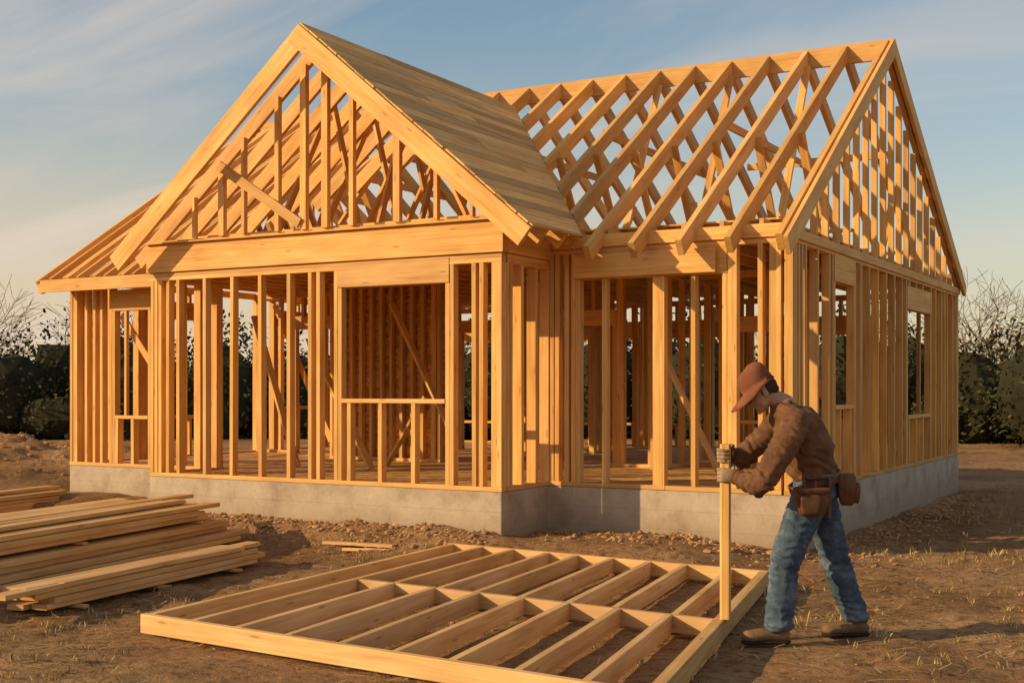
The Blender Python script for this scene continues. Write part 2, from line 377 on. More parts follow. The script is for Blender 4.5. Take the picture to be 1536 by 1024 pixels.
wall(I,(XL+.13,15.3),(-11.2,15.3),zf+.02,ZT-.005,(0,1),[(.8,1.6,None,2.5,.2)],spacing=.45,brace=((.3,2.9,1.4,.8),),sd=.09)
wall(I,(-11.05,14.3),(-9.2,14.3),zf+.02,ZT-.005,(0,1),[],spacing=.17,brace=(),sd=.09)
wall(I,(-8.3,14.6),(-6.2,14.6),zf+.02,ZT-.005,(0,1),[(.7,1.5,None,2.4,.2)],spacing=.40,brace=(),sd=.09)
wall(I,(-6.0,15.2),(XR-.13,15.2),zf+.02,ZT-.005,(0,1),[(.5,1.3,1.2,2.3,.2)],spacing=.5,brace=((1.2,2.4,2.2,.65),),sd=.09)
wall(I,(-8.45,14.4),(-8.45,YB-.14),zf+.02,ZT-.005,(1,0),[(2,2.9,None,2.5,.2)],spacing=.45,sd=.09)
wall(I,(-6.15,14.3),(-6.15,YB-.14),zf+.02,ZT-.005,(1,0),[(2,2.9,None,2.5,.2)],spacing=.45,sd=.09)
wall(I,(-12.9,17.6),(-8.5,17.6),zf+.02,ZT-.005,(0,1),[(2,2.8,None,2.5,.2)],spacing=.45,sd=.09)
def brace(p0,p1): I.beam(p0,p1,.035,.11,up=(0,1,.1))
brace((-10.05,12.6,2.2),(-9.1,12.6,.62)); brace((-10.6,12.2,2.5),(-10.0,12.3,.63)); brace((-5.5,13.0,2.1),(-4.75,13.0,.62)); brace((-9.5,13.6,2.7),(-8.5,13.6,.9)); brace((-9.3,13.2,.62),(-8.7,13.2,1.5))
O2=Builder()
for k in range(2):
    x0=-11.03+k*.92; O2.sheet([(x0,14.412,zf+.05),(x0+.915,14.412,zf+.05),(x0+.915,14.412,ZT-.02),(x0,14.412,ZT-.02)],.012)
x=XL+.3
while x<XR-.2:
    y0=YM-.0 if not (WXL+.2<x<WXR-.2) else WY+.14
    I.beam((x,y0,ZT+.078),(x,YB,ZT+.078),.045,.145); x+=.4

# ---------------- roofs
Rf=Builder()
RD=.17
def zm(y): return ZR-MF*(YR-y) if y<YR else ZR-MB*(y-YR)
def zw(x): return ZWR-WM*abs(x-WXC)
def main_front(x,y0,y1=YR,B=Rf,w=.05,d=RD,tint=None):
    n=V((0,-MF,1)).normalized()
    p0=V((x,y0,zm(y0)))-n*d/2; p1=V((x,y1,ZR-MF*(YR-y1)))-n*d/2
    B.beam(p0,p1,w,d,up=n,tint=tint)
def main_back(x,y1,B=Rf,w=.05,d=RD,tint=None):
    n=V((0,MB,1)).normalized()
    p0=V((x,YR,ZR))-n*d/2; p1=V((x,y1,zm(y1)))-n*d/2
    B.beam(p0,p1,w,d,up=n,tint=tint)
YE=11.36
Rf.beam((XL-OL,YR,ZR-.12),(XR+.08,YR,ZR-.12),.045,.24)
x=XR-.02; k=0; xs=[]
while x>XL-.1: xs.append(x); x-=.495
for k,x in enumerate(xs):
    dx=abs(x-WXC); yv=YR-(.42+WM*dx)/MF
    ww=.065
    if dx<2.72: main_front(x,yv+.02,w=ww)
    else: main_front(x,YE,w=ww)
    main_back(x,YB+.15,w=ww)
    if x<XR-.1:
        xo=x+.055
        if dx>1.2:
            Rf.beam((xo,14.25,ZT+.2),(xo,13.55,zm(13.55)-.1),.04,.09,up=(1,0,0))
            if k%2==0: Rf.beam((xo,14.25,ZT+.2),(xo,15.45,ZR-.25),.04,.09,up=(1,0,0))
        if k%2==1: Rf.beam((xo,17.1,ZT+.2),(xo,18.0,zm(18.0)-.1),.04,.09,up=(1,0,0))
        if k%3==0: Rf.beam((xo-.10,13.98,4.70),(xo-.10,17.4,4.70),.04,.10)
Rf.beam((-6.3,14.3,ZT+.30),(XR-.1,14.3,ZT+.30),.09,.04)
Rf.beam((-6.3,17.0,ZT+.30),(XR-.1,17.0,ZT+.30),.09,.04)
Rf.beam((-5.6,16.3,4.55),(XR-.1,16.3,4.55),.04,.09)
Rf.beam((WXR+.05,YM-.012,ZT+.03),(XR-.01,YM-.012,ZT+.03),.022,.13)
Rf.beam((WXR+.3,YM-.03,2.85),(-4.35,YM-.03,2.85),.05,.24)
y=YM+.04
while y<YB-.03:
    top=zm(y)-.2
    if top>ZT+.12: Rf.beam((XR-.055,y,ZT+PT),(XR-.055,y,top),.05,.07,up=(1,0,0))
    y+=.42
Rf.beam((XR-SD/2,YM-.02,ZT+PT/2+.001),(XR-SD/2,YB+.02,ZT+PT/2+.001),SD+.03,PT)
Rf.beam((XR+.012,YM-.02,ZT-.01),(XR+.012,YB+.02,ZT-.01),.022,.09)
def barge(x,w,d):
    main_front(x,YE-.05,YR,w=w,d=d,tint=(1,1,1)); main_back(x,YB+.18,w=w,d=d,tint=(1,1,1))
barge(XR+.06,.045,.19)
y=YM+.04
while y<YB-.03:
    top=zm(y)-.2
    if top>ZT+.12: Rf.beam((XL+.055,y,ZT+PT),(XL+.055,y,top),.05,.085,up=(1,0,0))
    y+=.5
barge(XL-OL,.045,.19)
n=V((0,-MF,1)).normalized()
S=Builder()
yy=YE
while yy<YR-.1:
    y2=min(yy+1.2,YR-.06); xx=XL-OL+.03
    while xx<WXL-.1:
        x2=min(xx+1.55,WXL+.0)
        S.sheet([V((xx+.003,yy+.003,zm(yy)))-n*.10,V((x2-.003,yy+.003,zm(yy)))-n*.10,V((x2-.003,y2-.003,zm(y2)))-n*.10,V((xx+.003,y2-.003,zm(y2)))-n*.10],.012)
        xx=x2
    yy=y2
Rf.beam((XL-OL,YE-.012,zm(YE)-.10),(WXL+.1,YE-.012,zm(YE)-.10),.025,.16)
q=XL-OL+.2
while q<WXL: 
    main_front(q,YE,YR-.3,w=.045); q+=.247

WE=2.74
YG=10.43
def wing_raft(y,side,xe=WE,xs_=0,w=.05,d=RD,B=Rf,tint=None):
    n=V((side*WM,0,1)).normalized()
    p0=V((WXC+side*xs_,y,zw(WXC+xs_)))-n*d/2; p1=V((WXC+side*xe,y,zw(WXC+xe)))-n*d/2
    B.beam(p0,p1,w,d,up=n,tint=tint)
Rf.beam((WXC,YG,ZWR-.12),(WXC,14.93,ZWR-.12),.045,.22)
wing_raft(YG-.0,1,WE+.02,0,.05,.215,tint=(1,1,1)); wing_raft(YG-.0,-1,WE+.02,0,.05,.215,tint=(.98,1,1))
y=WY+.05; k=0
while y<14.9:
    lim=((15.6-y)*MF-.42)/WM
    xe=min(WE,max(.1,lim))
    wing_raft(y,1,xe); wing_raft(y,-1,xe)
    if k>0 and k%2==0:
        yo=y+.048; z0=3.28
        for (xa,za,xb) in ((-1.4,z0,-1.75),(-1.4,z0,-.55),(-.1,z0,-.5),(.1,z0,.55),(1.4,z0,.6),(1.4,z0,1.8),(-2.0,z0,-1.0),(2.0,z0,1.1)):
            if abs(xb)<xe and R()<.8: Rf.beam((WXC+xa,yo,za),(WXC+xb,yo,zw(WXC+xb)-.12),.04,.09,up=(0,1,0))
    if k>0: Rf.beam((WXC-2.3,y-.05,3.33),(WXC+2.3,y-.05,3.33),.045,.10)
    y+=.40; k+=1
GY=WY+.05
Rf.beam((WXL+.05,GY,3.275),(WXR-.05,GY,3.275),.10,.045)
Rf.beam((WXL-.02,WY-.02,3.262),(WXR+.03,WY-.02,3.262),.12,.02)
for x,w in ((-9.79,.085),(-9.47,.05),(-8.99,.06),(-8.63,.085),(-8.34,.085),(-7.99,.06),(-7.42,.085),(-6.94,.05),(-6.52,.04),(-10.2,.04)):
    top=zw(x)-.22
    Rf.beam((x,GY-.07,3.30),(x,GY-.07,top+.03),w,.06,up=(0,1,0))
Rf.beam((-9.80,GY-.115,zw(-9.80)-.20),(-8.66,GY-.115,3.36),.11,.03,up=(0,1,0))
n=V((WM,0,1)).normalized()
def vy(dx): return YR-(.42+WM*dx)/MF
PS=Builder()
a=0; off=.004; i=0
while a<WE-.02:
    b=min(a+.118,WE+.02); y0=YG-.02+U(0,.03)
    yend=vy(b); c=y0+U(.6,2.4); cuts=[y0]
    while c<yend-.4: cuts.append(c); c+=U(.9,2.4)
    cuts.append(yend)
    for j in range(len(cuts)-1):
        ya,yb=cuts[j]+.002,cuts[j+1]-.002
        o1=off+U(0,.006)
        def PP(t,y): return V((WXC+t,y,zw(WXC+t)))+n*o1
        yA=vy(a) if j==len(cuts)-2 else yb
        k=U(.55,1.03); wv=U(-.07,.06)
        PS.sheet([PP(a+.003,ya),PP(a+.003,yA),PP(b-.003,yb),PP(b-.003,ya)],.018,(k,k*(1-wv*.3),k*(1-wv*2)))
    a=b
PS.build('roof_sheathing_boards',M_PLANK,house)
W.build('wall_framing',M_WOOD,house); I.build('interior_framing',M_WOOD,house); Rf.build('roof_framing',M_WOOD,house)
O.build('floor_and_ceiling_deck',M_OSB,house); S.build('roof_sheathing',M_OSB,house); O2.build('interior_panels',M_OSB,house)

# ------------------------------------------------------------------ frame on the ground
A=V((-6.15,6.02,0));Bq=V((-2.41,5.69,0));Cq=V((-3.23,9.88,0));Dq=V((-6.42,10.17,0))
def Q(u,v,z=0):
    p=(A*(1-u)+Bq*u)*(1-v)+(Dq*(1-u)+Cq*u)*v; return V((p.x,p.y,z))
F=Builder(); ZH=.125; ZC=.006+ZH/2
T=.055
F.beam(Q(-.006,0,ZC),Q(1.006,0,ZC),T,ZH,c=.004,tint=(1,1,1))
F.beam(Q(-.006,1,ZC),Q(1.006,1,ZC),T,ZH,c=.004)
vv=lambda u,v:Q(u,v,ZC)
eps=.0075
nst=9
F.beam(vv(.008,eps),vv(.008,1-eps),T,ZH,c=.004); F.beam(vv(.992,eps),vv(.992,1-eps),T+.02,ZH,c=.004)
F.beam(vv(.125,.475),vv(.985,.475),T,ZH-.01,c=.004)
F.beam(vv(.113,eps),vv(.113,1-eps),T,ZH-.004,c=.004)
for i in range(2,nst):
    u=i/nst+U(-.006,.006)
    F.beam(vv(u,eps),vv(u+U(-.004,.004),.475-eps),T,ZH-.004,c=.004)
    u2=u+U(-.01,.01)
    F.beam(vv(u2,.475+eps),vv(u2,1-eps),T,ZH-.004,c=.004)
F.build('wall_frame_panel',M_WOOD2)

# ------------------------------------------------------------------ lumber piles
def pile(name,E,L,layers,across,thick,w,ang,zbase=0,spread=.3,step=0.0):
    P=Builder(); u=V((math.sin(ang),-math.cos(ang),0)); v=V((u.y,-u.x,0))
    if v.x>0: v=-v
    z=zbase
    for l in range(layers):
        th=thick*U(.85,1.15)
        if l%4==0:
            for s in (.35,L*.5,L-.4):
                p=V(E)+u*s; P.beam(V((p.x,p.y,z+.012))+v*(l*step),V((p.x,p.y,z+.012))+v*(across*w*.92),.06,.024)
            z+=.025
        n_=across-(1 if R()<.3 else 0)
        o=U(-.04,.08)+l*step
        lo=U(-spread,spread)
        for k in range(n_):
            ww=w*U(.88,1.0)
            a=U(-spread,spread)*.5+lo; rot=U(-.008,.008)
            p0=V(E)+u*a+v*(o+k*w+ww/2); p1=V(E)+u*(a+L+U(-.1,.1))+v*(o+k*w+ww/2+rot*L)
            zz=z+th/2+U(0,.003)
            P.beam((p0.x,p0.y,zz),(p1.x,p1.y,zz+U(-.004,.004)),ww,th,c=.004)
        z+=th+.003
    for k in range(3):
        a=U(-.4,.5); o=U(.1,across*w*.8); r=U(-.10,.10)
        p0=V(E)+u*a+v*o; p1=V(E)+u*(a+L*.95)+v*(o+r*L*.6)
        P.beam((p0.x,p0.y,z+.02+k*.003),(p1.x,p1.y,z+.02+k*.003),.14,.038,c=.004); 
    return P.build(name,M_WOOD2)
pile('lumber_pile',(-8.75,9.75,0),4.3,7,7,.050,.19,.19,zbase=.03,spread=.26,step=.035)
pile('lumber_pile',(-7.50,8.75,0),2.7,3,3,.044,.15,.13,zbase=.01,spread=.14,step=.02)
pile('lumber_pile',(-12.6,11.0,0),3.2,4,5,.05,.19,.17,zbase=.10,spread=.25,step=.02)
Sc=Builder()
for (x,y,a,L,w) in ((-7.9,10.15,.0,.85,.1),(-7.6,10.05,.12,.5,.05),(-11.2,9.5,.3,.6,.1)):
    z=hgt(x,y)+.03; Sc.beam((x,y,z),(x+L*math.cos(a),y+L*math.sin(a),z+.015),w,.03)
Sc.build('scrap_boards',M_WOOD2)

# ------------------------------------------------------------------ the worker
man=empty('construction_worker',(-2.352,7.918,0),math.radians(29.5))
def organic(name,chains,mat,voxel=.012,smooth=4,folds=(),namp=0,nscale=8,xf=None,parent=man):
    bm=bmesh.new()
    for ch in chains:
        for i in range(len(ch)-1 if len(ch)>1 else 1):
            a=ch[i]; b=ch[i+1] if len(ch)>1 else ch[i]
            d=math.dist(a[:3],b[:3]); rm=min(min(a[3:6]),min(b[3:6]))
            n=max(1,int(d/(rm*.28))) if len(ch)>1 else 1
            for k in range(n+1):
                t=k/n; q=[a[j]*(1-t)+b[j]*t for j in range(6)]
                mtx=Matrix.Translation(q[:3])@Matrix.Diagonal((q[3],q[4],q[5],1))
                bmesh.ops.create_icosphere(bm,subdivisions=2,radius=1,matrix=mtx)
    me=bpy.data.meshes.new(name+'_src'); bm.to_mesh(me); bm.free()
    o=bpy.data.objects.new(name+'_src',me); COL.objects.link(o)
    r=o.modifiers.new('r','REMESH'); r.mode='VOXEL'; r.voxel_size=voxel
    s=o.modifiers.new('s','SMOOTH'); s.factor=.6; s.iterations=smooth
    dg=bpy.context.evaluated_depsgraph_get(); dg.update()
    m2=bpy.data.meshes.new_from_object(o.evaluated_get(dg))
    bpy.data.objects.remove(o); bpy.data.meshes.remove(me)
    m2.name=name
    if namp:
        nn=[v.normal.copy() for v in m2.vertices]
        for v,n_ in zip(m2.vertices,nn):
            c=v.co; w=noise.noise(c*nscale*.6)*.35
            for (fc,fa,fr) in folds:
                e=c-V(fc); g=math.exp(-(e.length/fr)**2)
                if g<.03: continue
                t=e.dot(V(fa).normalized())
                ph=t*105+5*noise.noise(c*8)+2.5*noise.noise(c*17)
                sn=math.sin(ph); w+=g*(abs(sn)**.7*(1 if sn>0 else -1)*.6+.1)*(.7+.8*noise.noise(c*6+V((3,1,2))))
            a1=1-2*abs(noise.noise(V((c.x*nscale+5,c.y*nscale,c.z*nscale*1.5+c.x*nscale))))
            w+=max(0,a1)**3*.45
            v.co=c+n_*namp*w
    if xf is not None: m2.transform(xf)
    m2.materials.clear(); m2.materials.append(mat)
    m2.polygons.foreach_set('use_smooth',[True]*len(m2.polygons))
    ob=bpy.data.objects.new(name,m2); COL.objects.link(ob); ob.parent=parent
    return ob
def S3(x,y,z,r,ry=None,rz=None): return (x,y,z,r,ry or r,rz or r)
torso=[S3(.075,0,1.02,.140,.168,.06),S3(.06,0,1.10,.148,.174,.09),S3(.01,0,1.22,.155,.188,.10),S3(-.045,0,1.34,.146,.198,.10),S3(-.09,0,1.42,.112,.165,.085),S3(-.135,0,1.475,.076,.09,.05)]
back=[S3(.07,0,1.22,.125,.16,.1),S3(-.010,0,1.39,.122,.165,.10)]
belly=[S3(-.02,0,1.10,.09,.13,.09),S3(-.07,0,1.26,.09,.14,.1)]
lsl=[S3(-.085,-.155,1.39,.090),S3(-.12,-.20,1.33,.090),S3(-.22,-.245,1.17,.082),S3(-.315,-.265,1.02,.078),S3(-.335,-.255,1.0,.074),S3(-.39,-.19,1.02,.064),S3(-.437,-.115,1.042,.050)]
rsl=[S3(-.10,.160,1.40,.086),S3(-.145,.20,1.35,.084),S3(-.25,.23,1.24,.076),S3(-.34,.22,1.145,.069),S3(-.39,.16,1.155,.058),S3(-.43,.115,1.165,.048)]
organic('jacket',[torso,back,belly,lsl,rsl],M_JACKET,voxel=.0085,smooth=6,namp=.018,nscale=8,folds=[((-.32,-.28,1.02),(-.5,0,-.9),.17),((-.39,-.19,1.02),(-.7,.5,.3),.10),((-.13,-.25,1.30),(.6,0,1),.14),((.08,-.1,1.08),(.25,0,1),.20),((-.05,-.15,1.22),(.7,0,1),.17),((-.34,.22,1.15),(-.7,0,-.7),.14)])
organic('jacket_collar',[[S3(-.125,-.05,1.475,.035,.04,.022),S3(-.17,-.055,1.465,.022)],[S3(-.125,.05,1.475,.035,.04,.022),S3(-.17,.055,1.465,.022)],[S3(-.105,-.05,1.50,.028),S3(-.09,0,1.512,.028),S3(-.105,.05,1.50,.028)]],M_JACKET,voxel=.008,smooth=4)
pel=[S3(.075,0,1.0,.138,.165,.06),S3(.075,0,.93,.147,.176,.08)]
nl=[S3(.02,-.085,.90,.123,.106,.11),S3(-.055,-.10,.74,.114,.102,.1),S3(-.135,-.11,.53,.096,.090,.09),S3(-.150,-.11,.46,.092,.087,.09),S3(-.165,-.11,.30,.089,.082,.09),S3(-.175,-.11,.15,.087,.079,.05),S3(-.175,-.11,.105,.090,.080,.03)]
fl=[S3(.115,.085,.90,.123,.106,.11),S3(.165,.11,.73,.110,.102,.1),S3(.225,.13,.53,.094,.088,.09),S3(.245,.13,.46,.090,.085,.09),S3(.305,.14,.29,.087,.080,.09),S3(.36,.14,.15,.084,.078,.05),S3(.370,.14,.115,.087,.079,.03)]
organic('jeans',[pel,nl,fl],M_JEANS,voxel=.0085,smooth=4,namp=.017,nscale=7,folds=[((-.15,-.15,.49),(.25,0,1),.15),((.235,.08,.50),(.1,0,1),.15),((-.175,-.13,.18),(0.2,0,1),.13),((.36,.10,.19),(0,0,1),.13),((.0,-.15,.82),(.6,0,1),.15),((.15,.05,.80),(-.5,0,1),.14)])
def boot(name,hx,y):
    ch=[[S3(hx,y,.07,.055,.047,.06),S3(hx,y,.15,.056,.052,.05)],[S3(hx+.03,y,.055,.050,.045,.045),S3(hx-.10,y-.01,.058,.055,.05,.045),S3(hx-.18,y-.015,.05,.055,.055,.04)]]
    organic(name,ch,M_BOOT,voxel=.008,smooth=4)
    organic(name+'_sole',[[S3(hx+.035,y,.014,.05,.047,.018),S3(hx-.09,y-.01,.014,.05,.047,.016),S3(hx-.18,y-.015,.014,.059,.058,.018)]],M_DARK,voxel=.007,smooth=1)
boot('boot_left',-.185,-.11); boot('boot_right',.38,.14)
mtx=Matrix.Translation((-.268,0,1.572))@Matrix.Rotation(math.radians(-36),4,'Y')
head=[[S3(.015,0,.03,.098,.076,.095)],[S3(-.02,0,-.02,.078,.066,.085)],[S3(-.045,0,-.075,.045,.045,.035)],[S3(-.085,0,-.005,.012,.010,.02),S3(-.106,0,-.028,.015,.014,.012)],
 [S3(-.08,-.03,.012,.015,.022,.008)],[S3(-.08,.03,.012,.015,.022,.008)],[S3(-.085,-.012,-.058,.010,.016,.006),S3(-.085,.012,-.058,.010,.016,.006)],
 [S3(-.078,0,-.092,.022,.024,.018)],[S3(.01,-.078,-.01,.020,.009,.030)],[S3(.01,.078,-.01,.020,.009,.030)],[S3(-.03,-.05,-.055,.03,.02,.03)],[S3(-.03,.05,-.055,.03,.02,.03)],
 [S3(.03,0,-.05,.058,.056,.05),S3(.080,0,-.14,.064,.064,.05)]]
organic('head',head,M_SKIN,voxel=.006,smooth=3,xf=mtx)
organic('hair',[[S3(.045,0,.01,.078,.080,.065)],[S3(.072,0,-.03,.042,.062,.032)],[S3(.0,-.066,.0,.016,.013,.028)],[S3(.0,.066,.0,.016,.013,.028)]],M_HAIR,voxel=.007,smooth=2,xf=mtx)
organic('eyes',[[S3(-.086,-.028,.0,.009)],[S3(-.086,.028,.0,.009)]],M_DARK,voxel=.004,smooth=0,xf=mtx)
def cap():
    vs=[];fs=[];n=48
    prof=[(1.0,-.006),(1.0,.03),(.985,.060),(.93,.088),(.80,.110),(.55,.124),(.25,.130)]
    def ring(sc,z,ex=0):
        b=len(vs)
        for i in range(n):
            a=2*math.pi*i/n; c,s=math.cos(a),math.sin(a)
            x=.112*sc*c+.008; y=.092*sc*s; zz=z
            if ex:
                fr=max(0,-c); e=ex*(.10+1.65*min(1,fr*1.25)**1.1)
                x+=(c*.9)*e-(.10*e if fr>0 else 0); y+=s*e*.35; zz+= -.22*e*fr - .30*e*abs(s)**2*(fr>0)
            else:
                zz+=.010*c*(z>.05)
                if z>.05: y*=1-.10*max(0,-c)
            q=.003*noise.noise(V((x*14,y*14,zz*14)))
            vs.append(V((x+q,y+q,zz+q+.045)))
        return b
    rs=[ring(1.0,-.010,.070),ring(1.0,-.003,.072),ring(1.0,.004,.035),ring(1.0,.006,.008)]
    u0=ring(.97,-.008,.006)
    order=[u0]+rs+[ring(sc,z+.008) for sc,z in prof]
    for a,b in zip(order[:-1],order[1:]):
        for i in range(n):
            j=(i+1)%n; fs.append((a+i,a+j,b+j,b+i))
    fs.append(tuple(order[-1]+i for i in range(n)))
    o=mesh_obj('cap',vs,fs,M_HAT,man,True); o.data.transform(mtx)
cap()
PX,PY=-.49,.03
def hand(name,zc,side):
    Rr=.043
    def P(ang,z,r=Rr):
        a=math.radians(ang)
        return (PX+r*math.cos(a),PY+side*r*math.sin(a),z)
    ch=[]
    wr=(PX+.062,PY+side*.075,zc-.012)
    ch.append([(*wr,.028,.024,.034),(*P(80,zc,.060),.028,.020,.045),(*P(112,zc,.054),.022,.018,.047)])
    lens=[1.0,1.1,1.03,.82]
    for k in range(4):
        z=zc+.036-k*.0235; l=lens[k]; r=.0115-.0009*(k==3)
        tilt=-.006
        pts=[P(112,z,.054),P(150,z+tilt*.3,.049),P(150+48*l,z+tilt*.7,.046),P(150+92*l,z+tilt,.044),P(150+128*l,z+tilt*1.1,.042)]
        rr=[r*1.08,r*1.05,r,r*.95,r*.85]
        ch.append([(*p,q,q,q) for p,q in zip(pts,rr)])
    pts=[(PX+.052,PY+side*.055,zc+.005),P(38,zc+.040,.056),P(0,zc+.056,.048),P(-38,zc+.060,.045)]
    ch.append([(*p,q,q,q) for p,q in zip(pts,(.019,.0155,.0135,.012))])
    organic(name,ch,M_GLOVE,voxel=.0034,smooth=2)
hand('hand_left',1.05,-1); hand('hand_right',1.175,1)
def cuff(name,c,d):
    d=V(d).normalized(); c=V(c); x=d.orthogonal().normalized(); y=d.cross(x); vs=[];fs=[];n=20
    for t,r in ((-.02,.046),(-.02,.052),(.022,.050),(.022,.044),(.0,.03)):
        for i in range(n):
            a=2*math.pi*i/n; vs.append(c+d*t+x*r*math.cos(a)+y*r*math.sin(a))
    for k in range(4):
        for i in range(n): j=(i+1)%n; fs.append((k*n+i,k*n+j,(k+1)*n+j,(k+1)*n+i))
    mesh_obj(name,vs,fs,M_JACKET,man,True)
cuff('cuff_left',(-.442,-.105,1.044),(-.055,.075,.02)); cuff('cuff_right',(-.437,.112,1.168),(-.06,-.06,.01))
organic('wrist_left',[[S3(-.42,-.13,1.04,.030),S3(-.435,-.045,1.04,.028)]],M_GLOVE,voxel=.005,smooth=2)
organic('wrist_right',[[S3(-.42,.13,1.165,.030),S3(-.435,.10,1.162,.028)]],M_GLOVE,voxel=.005,smooth=2)
def beltring(name,cx,cz,rx,ry,h,th,tilt,mat):
    vs=[];fs=[];n=48
    m=Matrix.Translation((cx,0,cz))@Matrix.Rotation(tilt,4,'Y')
    for (r,z) in ((0,-h/2),(th,-h/2),(th,h/2),(0,h/2)):
        for i in range(n):
            a=2*math.pi*i/n; vs.append(m@V(((rx+r)*math.cos(a),(ry+r)*math.sin(a),z)))
    for k in range(4):
        for i in range(n): j=(i+1)%n; k2=(k+1)%4; fs.append((k*n+i,k*n+j,k2*n+j,k2*n+i))
    return mesh_obj(name,vs,fs,mat,man,True)
beltring('tool_belt',.075,1.005,.160,.186,.055,.012,math.radians(-20),M_LEATHER)
def pouch(name,c,w,d,h,rz,mat=M_LEATHER):
    b=bmesh.new(); bmesh.ops.create_cube(b,size=1)
    bmesh.ops.subdivide_edges(b,edges=b.edges[:],cuts=3,use_grid_fill=True)
    for v in b.verts:
        x,y,z=v.co; tz=(z+.5)
        bul=1+.22*math.sin(math.pi*min(1,max(0,tz*.9)))
        v.co=V((x*w*(.82+.2*tz)*bul,y*d*(.8+.25*tz)*bul,z*h))
    me=bpy.data.meshes.new(name); b.to_mesh(me); b.free(); me.materials.append(mat)
    me.polygons.foreach_set('use_smooth',[True]*len(me.polygons))
    o=bpy.data.objects.new(name,me); COL.objects.link(o); o.parent=man; o.location=c; o.rotation_euler=(0,0,rz)
    s=o.modifiers.new('s','SUBSURF'); s.levels=1; s.render_levels=2
    return o
pouch('tool_pouch',(.0,-.215,.90),.18,.08,.18,.05); pouch('tool_pouch_pocket',(-.02,-.26,.885),.11,.045,.12,.05)
pouch('tool_pouch_flap',(.0,-.225,.965),.19,.095,.05,.05)
pouch('nail_pouch',(.255,-.08,.965),.10,.16,.20,-.25); pouch('nail_pouch_pocket',(.30,-.10,.945),.06,.11,.13,-.25)
T_=Builder(); T_.beam((.11,-.22,.80),(.115,-.215,1.05),.022,.028,up=(0,1,0)); T_.build('hammer_handle',M_LEATHER,man)
H_=Builder(); H_.beam((.06,-.215,1.055),(.16,-.215,1.06),.026,.026,c=.008); H_.build('hammer_head',M_STEEL,man)
T_=Builder(); T_.beam((-.04,-.22,.93),(-.05,-.225,1.04),.02,.02,up=(0,1,0),c=.006); T_.beam((.02,-.225,.93),(.025,-.23,1.03),.016,.02,up=(0,1,0),c=.005); T_.build('tool_handles',M_HAT,man)
Pb=Builder(); rot=math.radians(29.5)
px=-2.352+PX*math.cos(rot)-PY*math.sin(rot); py=7.918+PX*math.sin(rot)+PY*math.cos(rot)
Pb.beam((px,py,.132),(px,py,1.245),.070,.070,up=(.95,.3,0),c=.012)
Pb.build('wooden_stake',M_WOOD)

# ------------------------------------------------------------------ vegetation
vw=V((-.4924,.8704,0)); rt=V((.8704,.4924,0))
def leafmass(name,bushes,per,size):
    vs=[];fs=[]
    for (c,rx,ry,rz) in bushes:
        n=int(per*rx*rz/1.6)
        for k in range(n):
            d=V((random.gauss(0,1),random.gauss(0,1),random.gauss(0,1))).normalized()
            r=U(.55,1.0)**.5*(1+.45*noise.noise(d*2.6+c))
            p=V((c.x+d.x*rx*r,c.y+d.y*ry*r,c.z+d.z*rz*r))
            if p.z<0: continue
            s=size*U(.5,1.3); a=V((random.gauss(0,1),random.gauss(0,1),random.gauss(0,1))).normalized(); b_=a.orthogonal().normalized()
            i=len(vs); vs.extend([p-a*s,p+b_*s*.5,p+a*s,p-b_*s*.5]); fs.append((i,i+1,i+2,i+3))
    return mesh_obj(name,vs,fs,M_LEAF)
bs=[]
q=-42
while q<46:
    for rep in range(2):
        d=U(37,43) if q<12 else U(33,40)
        c=vw*d+rt*(q+U(-.5,.5)); h=(U(1.15,1.75) if rep==0 else U(.6,1.2))*1.4
        c.z=h*.72; bs.append((c,U(1.1,1.9),U(1,1.8),h))
    q+=.95
leafmass('hedge',bs,480,.085)
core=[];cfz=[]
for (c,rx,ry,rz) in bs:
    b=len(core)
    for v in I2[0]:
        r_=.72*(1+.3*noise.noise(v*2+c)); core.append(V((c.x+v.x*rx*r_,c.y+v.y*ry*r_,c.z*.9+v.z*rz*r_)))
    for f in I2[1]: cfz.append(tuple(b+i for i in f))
M_CORE=noise_mat('dark_fill',[(.3,(.016,.015,.007)),(.7,(.04,.036,.015))],scale=4,bump=0)  # dark filler mass inside each bush, behind the leaves
mesh_obj('hedge_dark_fill',core,cfz,M_CORE)
def tree_mesh(seed,H,levels=6):
    random.seed(seed); vs=[];fs=[]
    def seg(p,q,r0,r1):
        a=(q-p).normalized(); x=a.orthogonal().normalized(); y=a.cross(x); b=len(vs); k=3 if r0<.03 else 5
        for P,r in ((p,r0),(q,r1)):
            for i in range(k):
                t=2*math.pi*i/k; vs.append(P+x*r*math.cos(t)+y*r*math.sin(t))
        for i in range(k): j=(i+1)%k; fs.append((b+i,b+j,b+k+j,b+k+i))
    def grow(p,d,L,r,lv):
        n=3; cur=p; dd=d.copy()
        for i in range(n):
            dd=(dd+V((random.gauss(0,.13),random.gauss(0,.13),random.gauss(0,.08)+.03))).normalized()
            nx_=cur+dd*L/n; r2=max(.006,r*(1-.14)); seg(cur,nx_,r,r2); cur=nx_; r=r2
            if lv>0 and i<n-1 and R()<.7:
                side=V((random.gauss(0,1),random.gauss(0,1),random.gauss(.1,.5))).normalized()
                grow(cur,(dd*.5+side*.8).normalized(),L*U(.5,.75),r*.55,lv-1)
        if lv>0:
            for k in range(random.choice([2,2,3])):
                side=V((random.gauss(0,1),random.gauss(0,1),random.gauss(.15,.45))).normalized()
                grow(cur,(dd*.8+side*.65).normalized(),L*U(.66,.86),r*.7,lv-1)
    for k in range(2): grow(V((U(-.15,.15),U(-.15,.15),-.1)),V((U(-.35,.35),U(-.35,.35),1)).normalized(),H*.29,.10,levels-1)
    me=bpy.data.meshes.new('bare_tree'); me.from_pydata([tuple(v) for v in vs],[],fs); me.materials.append(M_BARK)
    return me
